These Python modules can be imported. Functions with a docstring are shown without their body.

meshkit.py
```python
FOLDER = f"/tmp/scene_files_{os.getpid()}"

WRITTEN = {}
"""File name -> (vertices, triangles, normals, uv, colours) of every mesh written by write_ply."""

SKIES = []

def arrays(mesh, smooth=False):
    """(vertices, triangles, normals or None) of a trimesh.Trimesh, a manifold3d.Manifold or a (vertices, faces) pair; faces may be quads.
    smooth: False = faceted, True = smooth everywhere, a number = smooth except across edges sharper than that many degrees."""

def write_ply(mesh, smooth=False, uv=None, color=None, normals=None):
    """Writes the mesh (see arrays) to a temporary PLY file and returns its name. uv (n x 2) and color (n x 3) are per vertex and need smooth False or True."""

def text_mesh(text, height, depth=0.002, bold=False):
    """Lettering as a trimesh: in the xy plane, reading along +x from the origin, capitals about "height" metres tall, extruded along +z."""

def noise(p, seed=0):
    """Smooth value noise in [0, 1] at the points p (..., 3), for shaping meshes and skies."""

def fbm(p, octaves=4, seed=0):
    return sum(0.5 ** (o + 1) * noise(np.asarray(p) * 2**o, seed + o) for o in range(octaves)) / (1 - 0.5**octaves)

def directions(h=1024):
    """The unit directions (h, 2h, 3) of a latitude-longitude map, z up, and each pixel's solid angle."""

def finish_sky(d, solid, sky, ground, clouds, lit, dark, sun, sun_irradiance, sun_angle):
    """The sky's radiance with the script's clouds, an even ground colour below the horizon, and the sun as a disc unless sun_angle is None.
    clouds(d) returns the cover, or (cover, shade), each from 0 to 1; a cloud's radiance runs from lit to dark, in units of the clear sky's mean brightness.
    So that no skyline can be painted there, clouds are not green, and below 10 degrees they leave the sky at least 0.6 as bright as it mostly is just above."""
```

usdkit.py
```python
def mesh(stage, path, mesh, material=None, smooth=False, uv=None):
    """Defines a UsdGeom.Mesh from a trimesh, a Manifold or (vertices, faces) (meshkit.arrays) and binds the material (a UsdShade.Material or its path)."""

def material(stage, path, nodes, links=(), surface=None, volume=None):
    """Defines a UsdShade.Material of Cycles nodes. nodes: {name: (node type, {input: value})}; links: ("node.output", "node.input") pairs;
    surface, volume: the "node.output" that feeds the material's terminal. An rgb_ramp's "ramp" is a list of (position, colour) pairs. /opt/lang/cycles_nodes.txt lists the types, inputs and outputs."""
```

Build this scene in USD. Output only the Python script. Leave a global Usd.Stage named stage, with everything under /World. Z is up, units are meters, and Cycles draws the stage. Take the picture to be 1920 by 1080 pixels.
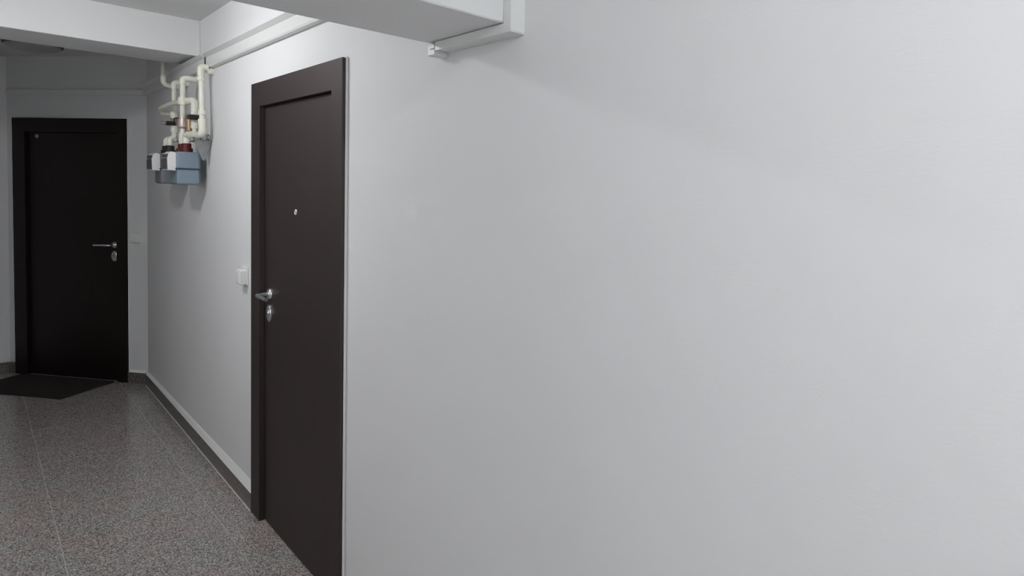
import math
import numpy as np
import trimesh
import manifold3d as m3
import usdkit
from shapely.geometry import Polygon, box as sbox
from pxr import Usd, UsdGeom, UsdLux, UsdShade, Gf, Sdf

stage = Usd.Stage.CreateInMemory()
UsdGeom.SetStageUpAxis(stage, UsdGeom.Tokens.z)
UsdGeom.SetStageMetersPerUnit(stage, 1.0)
UsdGeom.Xform.Define(stage, '/World')
stage.SetDefaultPrim(stage.GetPrimAtPath('/World'))

# ---------------------------------------------------------------- camera, light, exposure
F_PX, CX, CY = 1117.209, 1166.5, 398.451          # focal length and principal point of the photograph (1920 x 1080)
CAM = (0.0, 0.9517, 1.66)
YAW, PITCH, ROLL = 0.833, 0.0408859, 0.027
EXPOSURE = 0.0
LAMP = 305.0                                        # emission of the burning ceiling lamp between the beams
LAMP_NEAR = 186.0                                  # emission of the burning ceiling lamp over the photographer
LAMP_COLOR = (0.972, 0.985, 1.0)

DAY = 2.6                                          # overcast daylight outside the landing window behind the photographer

fw = np.array([0.67234266, -0.73911065, -0.04087519])
rt = np.array([-0.73873642, -0.67347099, 0.02655816])
up = np.array([0.04715767, -0.0123398, 0.99881124])
cam = UsdGeom.Camera.Define(stage, '/World/camera')
AP = 36.0
cam.CreateHorizontalApertureAttr(AP)
cam.CreateVerticalApertureAttr(AP * 1080 / 1920)
cam.CreateFocalLengthAttr(F_PX / 1920 * AP)
cam.CreateHorizontalApertureOffsetAttr(-(CX - 960) / 1920 * AP)
cam.CreateVerticalApertureOffsetAttr((CY - 540) / 1920 * AP)
cam.CreateClippingRangeAttr(Gf.Vec2f(0.05, 100))
cam.CreateExposureAttr(EXPOSURE)
M4 = Gf.Matrix4d(*[float(a) for a in (*rt, 0, *up, 0, *(-fw), 0, *CAM, 1)])
cam.AddTransformOp().Set(M4)

dome = UsdLux.DomeLight.Define(stage, '/World/daylight')
dome.CreateIntensityAttr(DAY)
dome.CreateColorAttr(Gf.Vec3f(0.93, 0.97, 1.0))

# ---------------------------------------------------------------- materials
MATS = {}


def simple(name, col, rough=0.5, metal=0.0, spec=0.5, coat=0.0, noise=None):
    nodes = {'p': ('principled_bsdf', {'base_color': col, 'roughness': rough, 'metallic': metal, 'specular_ior_level': spec, 'coat_weight': coat})}
    links = []
    if noise:
        scale, amt = noise
        nodes['g'] = ('geometry', {})
        nodes['n'] = ('noise_texture', {'scale': scale, 'detail': 3.0})
        nodes['r'] = ('rgb_ramp', {'ramp': [(0.3, tuple(c * (1 - amt) for c in col)), (0.7, tuple(min(1, c * (1 + amt)) for c in col))]})
        links += [('g.position', 'n.vector'), ('n.fac', 'r.fac'), ('r.color', 'p.base_color')]
    MATS[name] = usdkit.material(stage, '/World/Looks/' + name, nodes, links, surface='p.BSDF')


def paint(name, col, bump=0.12):
    """Matt emulsion put on with a roller: faint horizontal nap, very slight tone drift."""
    MATS[name] = usdkit.material(stage, '/World/Looks/' + name, {
        'g': ('geometry', {}),
        'm': ('mapping', {'scale': (1.0, 1.0, 2.2)}),
        'n': ('noise_texture', {'scale': 70.0, 'detail': 3.0, 'roughness': 0.6}),
        'big': ('noise_texture', {'scale': 1.3, 'detail': 2.0}),
        'r': ('rgb_ramp', {'ramp': [(0.3, tuple(c * 0.985 for c in col)), (0.7, tuple(c * 1.015 for c in col))]}),
        'b': ('bump', {'strength': bump, 'distance': 0.002}),
        'p': ('principled_bsdf', {'roughness': 0.75, 'specular_ior_level': 0.25}),
    }, [('g.position', 'm.vector'), ('m.vector', 'n.vector'), ('g.position', 'big.vector'), ('big.fac', 'r.fac'), ('r.color', 'p.base_color'),
        ('n.fac', 'b.height'), ('b.normal', 'p.normal')], surface='p.BSDF')


def granite(name, lo, mid, hi, rough, off):
    MATS[name] = usdkit.material(stage, '/World/Looks/' + name, {
        'g': ('geometry', {}),
        'm': ('mapping', {'location': off}),
        'n': ('noise_texture', {'scale': 150.0, 'detail': 3.0, 'roughness': 0.7}),
        'v': ('voronoi_texture', {'scale': 230.0}),
        'bn': ('noise_texture', {'scale': 5.0, 'detail': 3.0}),
        'mx': ('mix_float', {'fac': 0.35}),
        'sep': ('separate_color', {}),
        'r': ('rgb_ramp', {'ramp': [(0.30, lo), (0.50, mid), (0.68, hi)]}),
        'pk': ('rgb_ramp', {'ramp': [(0.42, (1, 1, 1)), (0.66, (1.06, 0.94, 0.95))]}),
        'mul': ('mix_color', {'blend_type': 'multiply', 'fac': 1.0, 'use_clamp_result': False}),
        'p': ('principled_bsdf', {'roughness': rough, 'specular_ior_level': 0.5}),
    }, [('g.position', 'm.vector'), ('m.vector', 'n.vector'), ('m.vector', 'v.vector'), ('m.vector', 'bn.vector'), ('v.color', 'sep.color'), ('n.fac', 'mx.a'), ('sep.r', 'mx.b'),
        ('mx.result', 'r.fac'), ('bn.fac', 'pk.fac'), ('r.color', 'mul.a'), ('pk.color', 'mul.b'), ('mul.result', 'p.base_color')], surface='p.BSDF')


def wood(name, dark, light, rough, spec=0.85):
    MATS[name] = usdkit.material(stage, '/World/Looks/' + name, {
        'g': ('geometry', {}),
        'm': ('mapping', {'scale': (9.0, 9.0, 0.8)}),
        'n': ('noise_texture', {'scale': 6.0, 'detail': 5.0, 'roughness': 0.65, 'distortion': 0.6}),
        'big': ('noise_texture', {'scale': 2.2, 'detail': 2.0}),
        'mx': ('mix_float', {'fac': 0.5}),
        'r': ('rgb_ramp', {'ramp': [(0.32, dark), (0.68, light)]}),
        'b': ('bump', {'strength': 0.06, 'distance': 0.001}),
        'p': ('principled_bsdf', {'roughness': rough, 'specular_ior_level': spec, 'specular_tint': (1.0, 0.87, 0.85)}),
    }, [('g.position', 'm.vector'), ('m.vector', 'n.vector'), ('g.position', 'big.vector'), ('n.fac', 'mx.a'), ('big.fac', 'mx.b'), ('mx.result', 'r.fac'),
        ('r.color', 'p.base_color'), ('n.fac', 'b.height'), ('b.normal', 'p.normal')], surface='p.BSDF')


paint('wall_paint', (0.86, 0.86, 0.865))
paint('ceiling_paint', (0.82, 0.82, 0.82), 0.08)
paint('plaster_white', (0.91, 0.91, 0.90), 0.1)
granite('granite_a', (0.10, 0.092, 0.086), (0.33, 0.312, 0.295), (0.64, 0.615, 0.59), 0.15, (0, 0, 0))
granite('granite_b', (0.11, 0.10, 0.093), (0.34, 0.318, 0.30), (0.65, 0.625, 0.60), 0.17, (3.1, 1.7, 0))
granite('granite_skirting', (0.055, 0.050, 0.047), (0.135, 0.127, 0.121), (0.28, 0.265, 0.255), 0.28, (7.3, 2.2, 1.1))
wood('dark_wood', (0.0070, 0.0022, 0.0019), (0.0145, 0.0058, 0.0050), 0.55, 1.0)
wood('dark_wood_far', (0.0065, 0.0030, 0.0028), (0.0135, 0.0075, 0.0070), 0.45, 0.35)
simple('grout', (0.50, 0.49, 0.47), 0.8)
simple('screed', (0.2, 0.2, 0.2), 0.9)
simple('caulk', (0.80, 0.80, 0.78), 0.5)
simple('trunking', (0.84, 0.845, 0.83), 0.42)
simple('dark_gap', (0.01, 0.01, 0.01), 0.8)
simple('pipe_white', (0.88, 0.87, 0.76), 0.30, noise=(35.0, 0.04))
simple('meter_blue', (0.225, 0.295, 0.355), 0.35, noise=(20.0, 0.05))
simple('meter_grey', (0.20, 0.21, 0.235), 0.4, noise=(20.0, 0.06))
simple('meter_seam', (0.03, 0.05, 0.07), 0.5)
simple('index_white', (0.82, 0.82, 0.80), 0.4)
simple('index_glass', (0.11, 0.11, 0.115), 0.22)
simple('union_red', (0.105, 0.012, 0.010), 0.45)
simple('union_dark', (0.022, 0.020, 0.017), 0.5)
simple('zinc', (0.30, 0.30, 0.30), 0.42, metal=0.7, noise=(30.0, 0.1))
simple('brass', (0.48, 0.33, 0.22), 0.4, metal=0.7)
simple('regulator', (0.62, 0.55, 0.52), 0.4, metal=0.5)
simple('black_plastic', (0.012, 0.012, 0.012), 0.4)
simple('satin_chrome', (0.86, 0.86, 0.87), 0.27, metal=1.0)
simple('keyhole', (0.01, 0.01, 0.01), 0.6)
simple('switch_plastic', (0.84, 0.84, 0.825), 0.35)
simple('sticker', (0.35, 0.34, 0.32), 0.5)
simple('lamp_metal', (0.04, 0.04, 0.04), 0.4)
simple('opal_glass', (0.50, 0.49, 0.48), 0.4)
MATS['mat_fibre'] = usdkit.material(stage, '/World/Looks/mat_fibre', {
    'g': ('geometry', {}), 'n': ('noise_texture', {'scale': 220.0, 'detail': 3.0}),
    'r': ('rgb_ramp', {'ramp': [(0.3, (0.022, 0.019, 0.0175)), (0.7, (0.075, 0.064, 0.060))]}),
    'b': ('bump', {'strength': 0.6, 'distance': 0.004}), 'p': ('principled_bsdf', {'roughness': 0.95, 'specular_ior_level': 0.1})},
    [('g.position', 'n.vector'), ('n.fac', 'r.fac'), ('r.color', 'p.base_color'), ('n.fac', 'b.height'), ('b.normal', 'p.normal')], surface='p.BSDF')
MATS['clear_glass'] = usdkit.material(stage, '/World/Looks/clear_glass', {'t': ('transparent_bsdf', {'color': (0.97, 0.98, 0.98)}), 'g': ('glossy_bsdf', {'roughness': 0.0}), 'f': ('fresnel', {'IOR': 1.45}), 'm': ('mix_closure', {})},
                                     [('f.fac', 'm.fac'), ('t.BSDF', 'm.closure1'), ('g.BSDF', 'm.closure2')], surface='m.closure')
MATS['lamp_lit_near'] = usdkit.material(stage, '/World/Looks/lamp_lit_near', {'e': ('emission', {'color': LAMP_COLOR, 'strength': LAMP_NEAR})}, [], surface='e.emission')
MATS['lamp_lit'] = usdkit.material(stage, '/World/Looks/lamp_lit', {'e': ('emission', {'color': LAMP_COLOR, 'strength': LAMP})}, [], surface='e.emission')

# ---------------------------------------------------------------- helpers
USED = {}


def free(parent, name):
    key = parent + '/' + name
    k = USED.get(key, -1) + 1
    USED[key] = k
    return key if k == 0 else f'{key}_{k:03d}'


def meta(prim, label=None, category=None, group=None, kind=None):
    for k, v in (('label', label), ('category', category), ('group', group), ('kind', kind)):
        if v:
            prim.SetCustomDataByKey(k, v)
    return prim


def thing(name, label, category, loc=(0, 0, 0), rot=0.0, group=None, kind=None):
    p = free('/World', name)
    x = UsdGeom.Xform.Define(stage, p)
    x.AddTranslateOp().Set(Gf.Vec3d(*map(float, loc)))
    if rot:
        x.AddRotateZOp().Set(float(rot))
    meta(x.GetPrim(), label, category, group, kind)
    return p


def part(parent, name, mesh, mat, smooth=False, label=None, kind=None):
    p = free(parent, name)
    usdkit.mesh(stage, p, mesh, MATS[mat], smooth=smooth)
    meta(stage.GetPrimAtPath(p), label, None, None, kind)
    return p


def solo(name, mesh, mat, label, category, kind=None, smooth=False, group=None):
    p = free('/World', name)
    usdkit.mesh(stage, p, mesh, MATS[mat], smooth=smooth)
    meta(stage.GetPrimAtPath(p), label, category, group, kind)
    return p


def bx(x0, x1, y0, y1, z0, z1, c=0.0):
    """Box, its twelve edges chamfered by c."""
    if c <= 0:
        m = trimesh.creation.box((x1 - x0, y1 - y0, z1 - z0))
        m.apply_translation(((x0 + x1) / 2, (y0 + y1) / 2, (z0 + z1) / 2))
        return m
    pts = []
    for sx, sy, sz in np.ndindex(2, 2, 2):
        q = np.array([(x0, x1)[sx], (y0, y1)[sy], (z0, z1)[sz]], float)
        d = np.array([1 - 2 * sx, 1 - 2 * sy, 1 - 2 * sz]) * c
        for k in range(3):
            e = d.copy()
            e[k] = 0
            pts.append(q + e)
    return trimesh.convex.convex_hull(np.array(pts))


def rbox(x0, x1, y0, y1, z0, z1, r, seg=16):
    """Box with round edges (hull of eight spheres)."""
    s = [m3.Manifold.sphere(r, seg).translate((x, y, z)) for x in (x0 + r, x1 - r) for y in (y0 + r, y1 - r) for z in (z0 + r, z1 - r)]
    return tri(m3.Manifold.batch_hull(s))


def tri(man):
    m = man.to_mesh()
    return trimesh.Trimesh(np.array(m.vert_properties[:, :3]), np.array(m.tri_verts), process=False)


def cyl(p, q, r, seg=24, r2=None):
    p, q = np.asarray(p, float), np.asarray(q, float)
    d = q - p
    L = np.linalg.norm(d)
    m = trimesh.creation.revolve([(0, 0), (r, 0), (r if r2 is None else r2, L), (0, L)], sections=seg)
    m.apply_transform(trimesh.geometry.align_vectors((0, 0, 1), d / L))
    m.apply_translation(p)
    return m


def lathe(profile, p, axis, seg=32):
    m = trimesh.creation.revolve(profile, sections=seg)
    a = np.asarray(axis, float)
    m.apply_transform(trimesh.geometry.align_vectors((0, 0, 1), a / np.linalg.norm(a)))
    m.apply_translation(p)
    return m


def ex(poly, y0, y1):
    """Polygon in the x-z plane, thickness from y0 to y1."""
    m = trimesh.creation.extrude_polygon(poly, y1 - y0, engine='earcut')
    v = m.vertices
    return trimesh.Trimesh(np.c_[v[:, 0], y1 - v[:, 2], v[:, 1]], m.faces, process=False)


def cat(*ms):
    return trimesh.util.concatenate([m for m in ms])


def bend(points, r):
    """Polyline with its inner corners rounded to radius r."""
    P = [np.asarray(p, float) for p in points]
    out = [P[0]]
    for a, b, c in zip(P[:-2], P[1:-1], P[2:]):
        u, w = (a - b), (c - b)
        lu, lw = np.linalg.norm(u), np.linalg.norm(w)
        k = min(r, lu * 0.49, lw * 0.49)
        s, e = b + u / lu * k, b + w / lw * k
        for t in np.linspace(0, 1, 9):
            out.append((1 - t) ** 2 * s + 2 * t * (1 - t) * b + t * t * e)
    out.append(P[-1])
    return np.array(out)


def tube(points, r, sides=18, caps=True):
    p = np.asarray(points, float)
    n = len(p)
    t = np.gradient(p, axis=0)
    t /= np.linalg.norm(t, axis=1, keepdims=True) + 1e-12
    a = np.cross(t[0], (0, 0, 1.0) if abs(t[0][2]) < 0.9 else (1.0, 0, 0))
    rings = []
    rr = np.broadcast_to(r, (n,))
    for i in range(n):
        a = a - t[i] * (a @ t[i])
        a /= np.linalg.norm(a)
        b = np.cross(t[i], a)
        th = np.arange(sides) * 2 * np.pi / sides
        rings.append(p[i] + rr[i] * (np.cos(th)[:, None] * a + np.sin(th)[:, None] * b))
    v = np.vstack(rings)
    f = []
    for i in range(n - 1):
        for j in range(sides):
            k = (j + 1) % sides
            f += [(i * sides + j, i * sides + k, (i + 1) * sides + k), (i * sides + j, (i + 1) * sides + k, (i + 1) * sides + j)]
    if caps:
        v = np.vstack([v, p[0], p[-1]])
        c0, c1 = n * sides, n * sides + 1
        for j in range(sides):
            k = (j + 1) % sides
            f += [(c0, k, j), (c1, (n - 1) * sides + j, (n - 1) * sides + k)]
    return trimesh.Trimesh(v, np.array(f), process=False)


def shift(m, d):
    m = m.copy()
    m.apply_translation(d)
    return m


# ---------------------------------------------------------------- measures
H = 2.595                       # ceiling
XC = 5.93                       # right wall ends here in the angled wall
PHI = 0.592                     # direction of the angled wall
T_END = 1.309                   # its length
U = np.array([math.cos(PHI), math.sin(PHI)])
N = np.array([-math.sin(PHI), math.cos(PHI)])
E = np.array([XC, 0]) + T_END * U
X_END, Y_END = float(E[0]), float(E[1])
Y_LEFT = 1.60
X_BACK = -2.2
RAD = math.degrees(PHI)


def ob(t, n=0.0):
    return np.array([XC, 0]) + t * U + n * N


# ---------------------------------------------------------------- the shell
D1 = dict(x0=2.253, x1=3.295, top=2.113, near=0.096, far=0.124, head=0.112)      # door in the right wall, outer edges of its casing
D2 = dict(x0=0.171, x1=1.232, top=2.100, near=0.088, far=0.118, head=0.110)      # door in the angled wall


def opening(d):
    return sbox(d['x0'] + d['near'] - 0.045, -0.02, d['x1'] - d['far'] + 0.045, d['top'] - d['head'] + 0.045)


wall = sbox(X_BACK, 0.0, XC + 0.14, H).difference(opening(D1))
solo('wall_right', ex(wall, -0.20, 0.0), 'wall_paint', 'long matt grey white wall with a dark door, right of the corridor', 'wall', 'structure')

wo = thing('wall_angled', 'short angled matt wall at the corridor end, around the far dark door', 'wall', (XC, 0, 0), RAD, kind='structure')
part(wo, 'wall_panel', ex(sbox(0.0, 0.0, T_END, H).difference(opening(D2)), -0.20, 0.0), 'wall_paint')
solo('wall_end', bx(X_END, X_END + 0.2, Y_END - 0.12, Y_LEFT + 0.2, 0, H), 'wall_paint', 'narrow strip of end wall left of the far dark door', 'wall', 'structure')
solo('wall_left', bx(X_BACK, X_END, Y_LEFT, Y_LEFT + 0.2, 0, H), 'wall_paint', 'matt painted left wall of the corridor, outside the picture', 'wall', 'structure')
WY0, WY1, WZ0, WZ1 = 0.30, 1.30, 1.15, 2.10
bw = ex(sbox(-0.2, 0, Y_LEFT + 0.2, H).difference(sbox(WY0, WZ0, WY1, WZ1)), 0.0, 0.2)
bw.apply_transform(trimesh.transformations.rotation_matrix(math.pi / 2, (0, 0, 1)))
solo('wall_back', shift(bw, (X_BACK, 0, 0)), 'wall_paint', 'matt painted wall with a window behind the photographer', 'wall', 'structure')
wn = thing('window_1', 'plain white framed landing window behind the photographer', 'window', (X_BACK, 0, 0), kind='structure')
for a, b, c, d in ((WY0, WY1, WZ0, WZ0 + 0.05), (WY0, WY1, WZ1 - 0.05, WZ1), (WY0, WY0 + 0.05, WZ0 + 0.0505, WZ1 - 0.0505), (WY1 - 0.05, WY1, WZ0 + 0.0505, WZ1 - 0.0505)):
    part(wn, 'frame', bx(-0.12, -0.06, a, b, c, d), 'trunking')
part(wn, 'pane', bx(-0.093, -0.087, WY0 + 0.0505, WY1 - 0.0505, WZ0 + 0.0505, WZ1 - 0.0505), 'clear_glass')
solo('ceiling', bx(X_BACK - 0.2, X_END + 0.2, -0.2, Y_LEFT + 0.2, H, H + 0.2), 'ceiling_paint', 'flat pale grey corridor ceiling above the beams', 'ceiling', 'structure')

B1 = (1.245, 1.607, 2.066)
B2 = (4.325, 4.729, 2.382)
solo('ceiling_beam', bx(B1[0], B1[1], 0, Y_LEFT, B1[2], H, 0.003), 'ceiling_paint', 'large low painted beam in the foreground, over the near dark door', 'beam', 'structure')
solo('ceiling_beam', bx(B2[0], B2[1], 0, Y_LEFT, B2[2], H, 0.003), 'ceiling_paint', 'shallower painted beam further back, above the gas meters', 'beam', 'structure')

# floor: granite slabs over a bed of grout
room = Polygon([(X_BACK, 0), (XC, 0), (X_END, Y_END), (X_END, Y_LEFT), (X_BACK, Y_LEFT)])
fl = thing('floor', 'polished speckled grey granite floor laid in large slabs', 'floor', kind='structure')
part(fl, 'bed', bx(X_BACK - 0.2, X_END + 0.2, -0.2, Y_LEFT + 0.2, -0.08, -0.0125), 'screed')
outer = room.buffer(0.05, join_style=2)
g = trimesh.creation.extrude_polygon(outer, 0.0115, engine='earcut')
part(fl, 'grout', shift(g, (0, 0, -0.0125)), 'grout')
xs = [X_BACK - 0.1, -1.98, -1.33, -0.67, -0.02, 0.64, 1.29, 1.95, 2.61, 3.275, 3.93, 4.65, 5.31, 5.97, 6.63, 7.3]
ys = [-0.06, 0.153, 0.692, 1.23, 1.77]
k = 0
for i in range(len(xs) - 1):
    for j in range(len(ys) - 1):
        slab = sbox(xs[i] + 0.0022, ys[j] + 0.0014, xs[i + 1] - 0.0022, ys[j + 1] - 0.0014).intersection(outer)
        if slab.is_empty or slab.area < 0.002:
            continue
        m = trimesh.creation.extrude_polygon(slab, 0.012, engine='earcut')
        part(fl, 'tile', shift(m, (0, 0, -0.012)), 'granite_a' if (i * 7 + j * 3) % 4 else 'granite_b')


# skirting: granite strips
def skirt(x0, x1, h=0.088, th=0.020):
    return bx(x0, x1, 0.0003, th, 0.0002, h, 0.0012)


br_ = thing('baseboard_right', 'dark granite skirting along the right wall beyond the near door', 'baseboard', kind='structure')
part(br_, 'strip', skirt(D1['x1'] + 0.004, XC - 0.006), 'granite_skirting')
part(br_, 'sealant', bx(D1['x1'] + 0.006, XC - 0.03, 0.0202, 0.0245, 0.0002, 0.0034, 0.0008), 'caulk', label='thin pale joint along the floor')
bs = thing('baseboard_angled', 'short dark granite skirting pieces beside the far door', 'baseboard', (XC, 0, 0), RAD, kind='structure')
part(bs, 'strip', skirt(0.006, D2['x0'] - 0.004), 'granite_skirting')
part(bs, 'strip', skirt(D2['x1'] + 0.004, T_END - 0.004), 'granite_skirting')
m = skirt(0.0, Y_LEFT - Y_END - 0.012)
m.apply_transform(trimesh.transformations.rotation_matrix(math.pi / 2, (0, 0, 1)))
solo('baseboard_end', shift(m, (X_END, Y_END + 0.010, 0)), 'granite_skirting', 'dark granite skirting on the end wall at the left edge', 'baseboard', 'structure')
m = bx(X_BACK, X_END - 0.02, Y_LEFT - 0.013, Y_LEFT - 0.0003, 0.0002, 0.088, 0.0012)
solo('baseboard_left', m, 'granite_skirting', 'dark granite skirting along the left wall, outside the picture', 'baseboard', 'structure')

# plaster fillet that runs out of the wall onto the skirting, taller towards the near door
za, zb = 0.088, 0.088
xa, xb = XC - 0.012, D1['x1'] + 0.004
pts = [(xa, 0.0004, za), (xa, 0.0195, za), (xa, 0.0004, za + 0.012), (xb, 0.0004, zb), (xb, 0.0195, zb), (xb, 0.0004, zb + 0.042)]
solo('trim_1', trimesh.convex.convex_hull(np.array(pts)), 'plaster_white', 'white sloping plaster fillet on top of the right skirting', 'plaster fillet', 'structure')
tw = thing('trim_2', 'white plaster fillet over the skirting beside the far door', 'plaster fillet', (XC, 0, 0), RAD, kind='structure')
pts = [(x, y, z) for x in (0.012, D2['x0'] - 0.012) for y, z in ((0.0004, 0.088), (0.0195, 0.088), (0.0004, 0.104))]
part(tw, 'fillet', trimesh.convex.convex_hull(np.array(pts)), 'plaster_white')


# ---------------------------------------------------------------- doors
def door(name, label, d, loc, rot, mat, seam):
    """Local axes: x along the wall (hinges at low or high x), y out of the wall, z up."""
    t = thing(name, label, 'door', loc, rot, kind='structure')
    xi0, xi1, zi = d['x0'] + d['near'], d['x1'] - d['far'], d['top'] - d['head']
    cy = 0.021
    part(t, 'casing', ex(Polygon([(d['x0'], 0.001), (xi0, 0.001), (xi0, zi), (d['x0'], d['top'])]), 0.0005, cy), mat)
    part(t, 'casing', ex(Polygon([(d['x1'], 0.001), (xi1, 0.001), (xi1, zi), (d['x1'], d['top'])]), 0.0005, cy), mat)
    part(t, 'casing', ex(Polygon([(d['x0'], d['top']), (xi0, zi), (xi1, zi), (d['x1'], d['top'])]), 0.0005, cy), mat)
    part(t, 'jamb', bx(xi0 - 0.04, xi0 - 0.0005, -0.12, 0.0, 0.001, zi), mat)
    part(t, 'jamb', bx(xi1 + 0.0005, xi1 + 0.04, -0.12, 0.0, 0.001, zi), mat)
    part(t, 'jamb', bx(xi0 - 0.04, xi1 + 0.04, -0.12, 0.0, zi + 0.0005, zi + 0.04), mat)
    part(t, 'stop', bx(xi1 - 0.012, xi1 - 0.0005, -0.12, -0.045, 0.001, zi), mat)
    leaf = part(t, 'door_leaf', bx(xi0 + 0.002, xi1 - 0.0035, -0.042, -0.001, 0.006, zi - 0.003, 0.0015), mat)
    part(t, 'back_board', bx(xi0 - 0.04, xi1 + 0.04, -0.16, -0.1205, -0.01, zi + 0.04), mat)
    if seam:
        part(t, 'caulk_seam', bx(d['x0'] - 0.007, d['x0'] - 0.0003, 0.0003, 0.010, 0.001, d['top'] + 0.004, 0.002), 'caulk')
        part(t, 'caulk_seam', bx(d['x1'] + 0.0003, d['x1'] + 0.0035, 0.0003, 0.010, 0.089, d['top'] - 0.002, 0.001), 'caulk')
    return t, leaf


def hardware(leaf, hx, hz, lz, s, face=-0.001):
    """Lever on a round rose above an oval lock plate; s: the way the lever points along x."""
    rose = lathe([(0, 0), (0.0255, 0), (0.0255, 0.004), (0.022, 0.0085), (0, 0.0085)], (hx, face, hz), (0, 1, 0))
    path = bend([(hx, face + 0.006, hz), (hx, face + 0.057, hz), (hx + s * 0.040, face + 0.060, hz), (hx + s * 0.132, face + 0.056, hz - 0.003)], 0.022)
    lever = tube(path, np.r_[np.full(len(path) - 4, 0.0088), np.linspace(0.0088, 0.0078, 4)])
    h = part(leaf, 'handle', cat(rose, lever), 'satin_chrome', smooth=40, label='chrome lever handle on a round rose')
    oval = Polygon([(hx + 0.0285 * math.cos(a), lz + 0.041 * math.sin(a)) for a in np.linspace(0, 2 * np.pi, 40, endpoint=False)])
    inner = Polygon([(hx + 0.0225 * math.cos(a), lz + 0.035 * math.sin(a)) for a in np.linspace(0, 2 * np.pi, 40, endpoint=False)])
    plate = cat(ex(oval, face, face + 0.006), ex(inner, face + 0.006, face + 0.0095),
                lathe([(0, 0), (0.0125, 0), (0.0115, 0.005), (0, 0.005)], (hx, face + 0.0095, lz + 0.004), (0, 1, 0)))
    part(leaf, 'lock_plate', plate, 'satin_chrome', smooth=30, label='oval chrome lock plate')
    hole = cat(cyl((hx, face + 0.0143, lz + 0.006), (hx, face + 0.0149, lz + 0.006), 0.0042, 16), bx(hx - 0.0018, hx + 0.0018, face + 0.0143, face + 0.0149, lz - 0.006, lz + 0.005))
    part(leaf, 'keyhole', hole, 'keyhole')


d1, leaf1 = door('door_1', 'dark brown flush wooden door nearest the camera, in the right wall', D1, (0, 0, 0), 0, 'dark_wood', True)
hardware(leaf1, 3.092, 1.119, 1.028, -1)
peep = lathe([(0, 0), (0.0135, 0), (0.0135, 0.002), (0.0115, 0.0045), (0.0085, 0.0045), (0.0075, 0.0025), (0, 0.0025)], (2.768, -0.001, 1.518), (0, 1, 0))
part(leaf1, 'peephole', peep, 'satin_chrome', smooth=35, label='small chrome peephole')

d2, leaf2 = door('door_2', 'very dark brown flush wooden door at the corridor end', D2, (XC, 0, 0), RAD, 'dark_wood_far', True)
hardware(leaf2, 0.298, 1.100, 1.010, 1)
part(leaf2, 'number_disc', cyl((1.021, -0.0008, 1.955), (1.021, 0.0008, 1.955), 0.016), 'sticker', label='small round pale disc')

# ---------------------------------------------------------------- cable trunking
tr = thing('cable_trunking', 'long white cable trunking along the right wall above the near door', 'cable trunking')


def yz(points, x0, x1):
    """Profile in the y-z plane, run from x0 to x1."""
    e = trimesh.creation.extrude_polygon(Polygon(points), x1 - x0, engine='earcut')
    v = e.vertices
    return trimesh.Trimesh(np.c_[v[:, 2] + x0, v[:, 0], v[:, 1]], e.faces, process=False)


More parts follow.
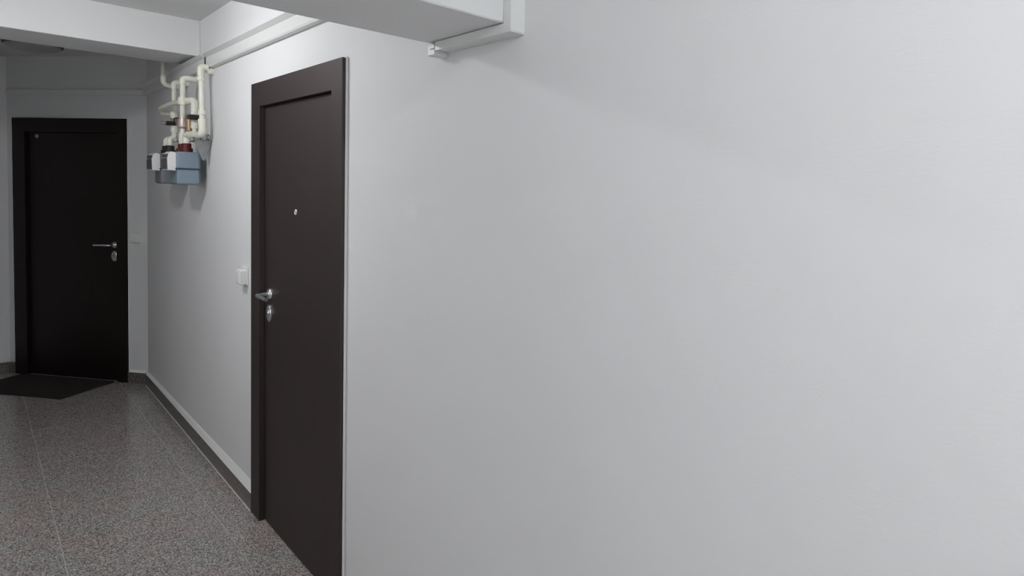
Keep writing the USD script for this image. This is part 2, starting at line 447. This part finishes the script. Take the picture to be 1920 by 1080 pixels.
Z0, Z1, D = 2.282, 2.362, 0.026
for xa, xb in ((B1[1] + 0.001, 4.092), (4.128, XC - 0.02)):
    part(tr, 'channel', bx(xa, xb, 0.0004, D - 0.007, Z0, Z1 - 0.001, 0.001), 'trunking')
    part(tr, 'cover', yz([(D - 0.0068, Z0 + 0.001), (D - 0.003, Z0 + 0.001), (D, Z0 + 0.010), (D, Z1 - 0.020), (D - 0.0068, Z1 - 0.020)], xa, xb), 'trunking')
    part(tr, 'lip', yz([(D - 0.0068, Z1 - 0.0198), (D + 0.001, Z1 - 0.0198), (D + 0.018, Z1 - 0.003), (D + 0.018, Z1), (D - 0.0068, Z1)], xa, xb), 'trunking')
part(tr, 'joint', bx(4.0985, 4.1275, 0.0004, 0.0245, Z0 + 0.002, Z1 - 0.002), 'dark_gap', label='dark open joint between two trunking lengths')
ta = thing('cable_trunking', 'thin dim cable trunking over the far dark door', 'cable trunking', (XC, 0, 0), RAD)
part(ta, 'channel', bx(0.012, T_END - 0.012, 0.0004, 0.016, 2.284, 2.330, 0.001), 'trunking')
part(ta, 'cover', bx(0.012, T_END - 0.012, 0.016, 0.020, 2.288, 2.326, 0.0015), 'trunking')

tb = thing('cable_trunking', 'stepped white cable trunking wrapped under the foreground beam', 'cable trunking')
P = 0.045
G = 0.0008
prof = [(1.214, H - 0.001), (1.214, 2.044), (1.217, 2.0405), (1.556, 2.0405), (1.556, B1[2] - G), (B1[0] - G, B1[2] - G), (B1[0] - G, H - 0.001)]
part(tb, 'channel', ex(Polygon(prof), 0.0004, P - 0.007), 'trunking')
cov = [(1.2132, H - 0.001), (1.2132, 2.0435), (1.2165, 2.0400), (1.566, 2.0400), (1.566, B1[2] - 0.0025), (B1[0] - 0.0020, B1[2] - 0.0025), (B1[0] - 0.0020, H - 0.001)]
part(tb, 'cover', ex(Polygon(cov), P - 0.007, P), 'trunking')
part(tb, 'gap', bx(1.556, 1.573, 0.0004, P - 0.009, 2.048, B1[2] - G), 'dark_gap', label='dark open end of the trunking')
part(tb, 'end_piece', bx(1.573, 1.612, 0.0004, P - 0.002, 2.029, B1[2] - 0.006, 0.002), 'trunking')
part(tb, 'end_lip', bx(1.569, 1.594, P - 0.0018, P + 0.002, 2.046, B1[2] - 0.010, 0.001), 'trunking')


# ---------------------------------------------------------------- bell pushes
def bell(label, loc, rot, hx, hz, d):
    t = thing('bell_push', label, 'doorbell', loc, rot)
    part(t, 'back_plate', bx(hx - 0.043, hx + 0.043, 0.0004, 0.007, hz - 0.043, hz + 0.047, 0.002), 'switch_plastic')
    part(t, 'housing', rbox(hx - 0.039, hx + 0.039, 0.004, d, hz - 0.039, hz + 0.036, 0.006), 'switch_plastic', smooth=40)
    part(t, 'rocker', rbox(hx - 0.026, hx + 0.026, d - 0.004, d + 0.003, hz - 0.029, hz + 0.026, 0.0032), 'switch_plastic', smooth=40)
    return t


bell('square white plastic bell push just beyond the near dark door', (0, 0, 0), 0, 3.452, 1.160, 0.037)
bell('small white bell push between the far door and the corner', (XC, 0, 0), RAD, 0.100, 1.168, 0.030)

# ---------------------------------------------------------------- door mat
mp = sbox(0.275, 0.0, 1.15, 0.405).buffer(-0.012).buffer(0.012)
mt = thing('door_mat', 'dark rectangular fibre mat on the floor before the far door', 'door mat', (XC, 0, 0), RAD)
m = trimesh.creation.extrude_polygon(mp.buffer(-0.006), 0.007, engine='earcut')
part(mt, 'pile', shift(m, (0, 0.026, 0.003)), 'mat_fibre')
rim = trimesh.creation.extrude_polygon(mp.difference(mp.buffer(-0.010)), 0.008, engine='earcut')
part(mt, 'edging', shift(rim, (0, 0.026, 0.0003)), 'mat_fibre')


# ---------------------------------------------------------------- ceiling lamps
def lamp(label, x, y, glass, r=0.13, drop=0.11):
    t = thing('ceiling_lamp', label, 'ceiling lamp', (x, y, H))
    part(t, 'base', lathe([(0, 0), (r + 0.012, 0), (r + 0.012, 0.014), (r, 0.020), (0, 0.020)], (0, 0, -0.0205), (0, 0, 1), 48), 'lamp_metal', smooth=30)
    prof = [(0, -drop)] + [(r * math.sin(a), -drop * math.cos(a)) for a in np.linspace(0.1, math.pi / 2, 12)] + [(0, 0)]
    part(t, 'shade', lathe(prof, (0, 0, -0.0208), (0, 0, 1), 48), glass, smooth=50)


lamp('unlit round flush ceiling lamp half hidden by the further beam', 6.10, 0.62, 'opal_glass', 0.150, 0.045)
lamp('burning round flush ceiling lamp between the two beams, out of sight', 3.05, 0.98, 'lamp_lit', 0.06, 0.050)
lamp('burning round flush ceiling lamp over the photographer, out of sight', -0.50, 0.95, 'lamp_lit_near', 0.07, 0.060)


# ---------------------------------------------------------------- gas meters
def meter(label, x, body, lower, union, y0=0.040, y1=0.155):
    w = 0.190
    t = thing('gas_meter', label, 'gas meter', (x, 0, 1.612), group=None)
    part(t, 'upper_body', rbox(0, w, y0, y1, 0.086, 0.190, 0.014), body, smooth=40)
    part(t, 'lower_body', rbox(0.004, w - 0.004, y0 + 0.003, y1 - 0.003, 0.0, 0.098, 0.014), lower, smooth=40)
    part(t, 'seam', rbox(-0.003, w + 0.003, y0 - 0.003, y1 + 0.003, 0.0885, 0.0955, 0.003), 'meter_seam')
    prof = Polygon([(y1, 0.080), (y1 + 0.038, 0.083), (y1 + 0.040, 0.150), (y1 + 0.034, 0.176), (y1 + 0.020, 0.188), (y1, 0.182)])
    e = trimesh.creation.extrude_polygon(prof, 0.138, engine='earcut')
    v = e.vertices
    box_ = part(t, 'index_box', trimesh.Trimesh(np.c_[v[:, 2] + 0.015, v[:, 0], v[:, 1]], e.faces, process=False), 'index_white', label='white plastic counter housing')
    part(box_, 'index_window', bx(0.0162, 0.152, y1 + 0.0375, y1 + 0.043, 0.088, 0.150, 0.002), 'index_glass', label='dark counter window')
    part(box_, 'index_window', bx(0.0162, 0.152, y1 + 0.0285, y1 + 0.041, 0.1505, 0.173, 0.003), 'index_glass', label='dark upper rim of the counter')
    for px in (0.055, 0.140):
        u = part(t, 'union', lathe([(0, 0), (0.029, 0), (0.031, 0.003), (0.031, 0.023), (0.029, 0.026), (0, 0.026)], (px, 0.0975, 0.186), (0, 0, 1), 24), union, smooth=40)
        part(u, 'collar', lathe([(0, 0), (0.0235, 0), (0.0235, 0.024), (0.021, 0.026), (0, 0.026)], (px, 0.0975, 0.212), (0, 0, 1), 24), union, smooth=40)
    return t


meter('blue grey gas meter with dark red unions, nearer of the two', 4.140, 'meter_blue', 'meter_blue', 'union_red')
meter('grey gas meter with black unions, behind the blue one', 4.557, 'meter_grey', 'meter_grey', 'union_dark')

# bracket
g1 = thing('gas_pipework', 'cream gas pipework of risers, elbows and valves standing above the two meters', 'gas pipework')
br = part(g1, 'wall_bracket', bx(4.085, 4.30, 0.0004, 0.070, 1.866, 1.870, 0.0008), 'zinc', label='grey galvanised wall bracket')
gus = Polygon([(0.0006, 1.866), (0.082, 1.866), (0.048, 1.762), (0.036, 1.752)])
e = trimesh.creation.extrude_polygon(gus, 0.004, engine='earcut')
v = e.vertices
part(br, 'gusset', trimesh.Trimesh(np.c_[v[:, 2] + 4.085, v[:, 0], v[:, 1]], e.faces, process=False), 'zinc')
part(br, 'bolt', cat(cyl((4.11, 0.016, 1.866), (4.11, 0.016, 1.910), 0.005, 12), cyl((4.11, 0.016, 1.871), (4.11, 0.016, 1.880), 0.010, 6), cyl((4.11, 0.016, 1.896), (4.11, 0.016, 1.904), 0.010, 6)), 'zinc', smooth=30)
part(br, 'clip', tube(bend([(4.09, 0.052, 1.8705), (4.07, 0.052, 1.888), (4.07, 0.085, 1.888), (4.09, 0.085, 1.8705)], 0.012), 0.004, 10), 'zinc', smooth=50)


def ring(p, q, r):
    return lathe([(0, 0), (r * 0.93, 0), (r, 0.12 * np.linalg.norm(np.subtract(q, p))), (r, 0.88 * np.linalg.norm(np.subtract(q, p))), (r * 0.93, np.linalg.norm(np.subtract(q, p))), (0, np.linalg.norm(np.subtract(q, p)))], p, np.subtract(q, p), 24)


# near riser: blue meter outlet - riser - wall under the trunking
R = 0.0135
part(g1, 'pipe', tube([(4.018, 0.060, 1.93), (4.045, 0.060, 2.255)], R), 'pipe_white', smooth=50)
part(g1, 'elbow', tube(bend([(4.045, 0.060, 2.225), (4.046, 0.060, 2.279), (4.046, 0.030, 2.279)], 0.022), R * 1.32), 'pipe_white', smooth=50)
part(g1, 'flange', cat(cyl((4.046, 0.0266, 2.277), (4.046, 0.034, 2.277), 0.0215), cyl((4.046, 0.0005, 2.2625), (4.046, 0.030, 2.2625), 0.0185)), 'pipe_white', smooth=30)
part(g1, 'coupling', ring((4.045, 0.06, 2.200), (4.045, 0.06, 2.222), R * 1.5), 'pipe_white', smooth=30)
part(g1, 'coupling', ring((4.023, 0.060, 1.985), (4.020, 0.060, 1.945), R * 1.45), 'pipe_white', smooth=30)
part(g1, 'coupling', ring((4.026, 0.060, 2.035), (4.024, 0.060, 2.008), R * 1.35), 'pipe_white', smooth=30)
part(g1, 'elbow', tube(bend([(4.018, 0.060, 1.960), (4.015, 0.060, 1.897), (4.105, 0.080, 1.897)], 0.030), R * 1.38), 'pipe_white', smooth=50)
part(g1, 'pipe', tube([(4.08, 0.075, 1.897), (4.17, 0.093, 1.899)], R * 1.3), 'pipe_white', smooth=50)
part(g1, 'elbow', tube(bend([(4.125, 0.084, 1.899), (4.195, 0.0975, 1.900), (4.195, 0.0975, 1.851)], 0.030), R * 1.40), 'pipe_white', smooth=50)

# manifold over the blue meter
g2 = g1
xm, ym = 4.280, 0.0975
part(g2, 'coupling', ring((xm, ym, 1.851), (xm, ym, 1.915), R * 1.45), 'pipe_white', smooth=30)
part(g2, 'pipe', tube([(xm, ym, 1.91), (xm, ym, 1.942)], R), 'pipe_white', smooth=50)
part(g2, 'regulator', lathe([(0, 0), (0.016, 0), (0.023, 0.010), (0.023, 0.046), (0.019, 0.054), (0.019, 0.066), (0, 0.066)], (xm, ym, 1.940), (0, 0, 1), 24), 'regulator', smooth=30, label='pinkish metal regulator')
part(g2, 'valve_body', cat(cyl((xm - 0.028, ym - 0.026, 1.930), (xm - 0.028, ym - 0.026, 2.012), 0.0165), cyl((xm, ym, 1.988), (xm - 0.04, ym - 0.035, 1.988), 0.011, 16)), 'brass', smooth=30, label='copper coloured valve body')
part(g2, 'pipe', tube([(xm, ym, 2.004), (xm, ym, 2.215)], R), 'pipe_white', smooth=50)
part(g2, 'tee', cat(ring((xm, ym, 2.078), (xm, ym, 2.122), R * 1.72), ring((xm + 0.04, ym + 0.004, 2.099), (xm - 0.045, ym - 0.030, 2.100), R * 1.5)), 'pipe_white', smooth=30)
part(g2, 'elbow', tube(bend([(xm, ym, 2.195), (xm, ym, 2.235), (xm, 0.0005, 2.235)], 0.030), R * 1.25), 'pipe_white', smooth=50)
loop = bend([(xm + 0.02, ym + 0.002, 2.100), (4.52, 0.118, 2.094), (4.755, 0.118, 2.086), (4.79, 0.095, 2.060), (4.62, 0.076, 2.046)], 0.05)
part(g2, 'arm', tube(loop, R * 1.22), 'pipe_white', smooth=50)
arm = bend([(xm - 0.03, ym - 0.020, 2.102), (4.205, 0.056, 2.105), (4.205, 0.056, 2.020)], 0.032)
part(g2, 'arm', tube(arm, R * 1.42), 'pipe_white', smooth=50)
vb = part(g2, 'valve_body', cyl((4.205, 0.056, 1.990), (4.205, 0.056, 2.026), 0.0175), 'black_plastic', smooth=30)
hd = cat(bx(4.150, 4.215, 0.040, 0.092, 1.992, 2.016, 0.003), cyl((4.195, 0.060, 2.012), (4.195, 0.060, 2.042), 0.006, 12, 0.003), bx(4.146, 4.158, 0.034, 0.044, 1.968, 1.996, 0.002))
part(vb, 'valve_handle', hd, 'black_plastic')
part(g2, 'coupling', ring((4.205, 0.056, 1.940), (4.205, 0.056, 1.990), R * 1.35), 'pipe_white', smooth=30)
part(g2, 'pipe', tube(bend([(4.205, 0.056, 1.945), (4.205, 0.056, 1.905), (4.14, 0.088, 1.899)], 0.02), R * 0.9), 'pipe_white', smooth=50)

# riser of the grey meter
g3 = g1
xr, yr = 4.612, 0.0760
part(g3, 'elbow', tube(bend([(xr, yr, 2.205), (xr, yr, 2.246), (xr, 0.0005, 2.246)], 0.030), R * 1.2), 'pipe_white', smooth=50)
part(g3, 'pipe', tube([(xr, yr, 2.02), (xr, yr, 2.225)], R * 0.95), 'pipe_white', smooth=50)
part(g3, 'coupling', ring((xr, yr, 2.022), (xr, yr, 2.064), R * 1.5), 'pipe_white', smooth=30)
vb = part(g3, 'valve_body', cat(cyl((xr, yr, 1.975), (xr, yr, 2.024), 0.0165), cyl((xr, yr, 1.988), (xr + 0.01, yr + 0.065, 1.988), 0.008, 14)), 'brass', smooth=30, label='copper coloured valve body')
part(vb, 'valve_handle', cat(bx(xr - 0.03, xr + 0.012, yr - 0.004, yr + 0.042, 1.976, 2.000, 0.003), tube(bend([(xr - 0.02, yr + 0.004, 1.996), (xr - 0.02, yr + 0.006, 2.020), (xr - 0.05, yr - 0.040, 2.028)], 0.012), 0.004, 10)), 'black_plastic')
part(g3, 'coupling', ring((xr, yr, 1.934), (xr, yr, 1.976), R * 1.45), 'pipe_white', smooth=30)
part(g3, 'pipe', tube(bend([(xr, yr, 1.94), (xr, yr, 1.905), (xr, 0.0975, 1.893), (xr, 0.0975, 1.851)], 0.015), R), 'pipe_white', smooth=50)
part(g3, 'elbow', tube(bend([(4.697, 0.0975, 1.851), (4.697, 0.0975, 1.893), (4.697, 0.050, 1.897)], 0.028), R * 1.42), 'pipe_white', smooth=50)
part(g3, 'pipe', tube([(4.697, 0.060, 1.897), (4.697, 0.0005, 1.900)], R), 'pipe_white', smooth=50)
part(g3, 'coupling', ring((4.697, 0.044, 1.897), (4.697, 0.022, 1.898), R * 1.5), 'pipe_white', smooth=30)

g4 = thing('gas_pipe', 'dim cream gas pipe dropping from the ceiling behind the further beam', 'gas pipe')
part(g4, 'pipe', tube([(4.888, 0.080, H - 0.0005), (4.888, 0.080, 2.31)], R), 'pipe_white', smooth=50)
part(g4, 'elbow', tube(bend([(4.888, 0.080, 2.325), (4.888, 0.080, 2.255), (4.888, 0.0005, 2.255)], 0.045), R * 1.2), 'pipe_white', smooth=50)
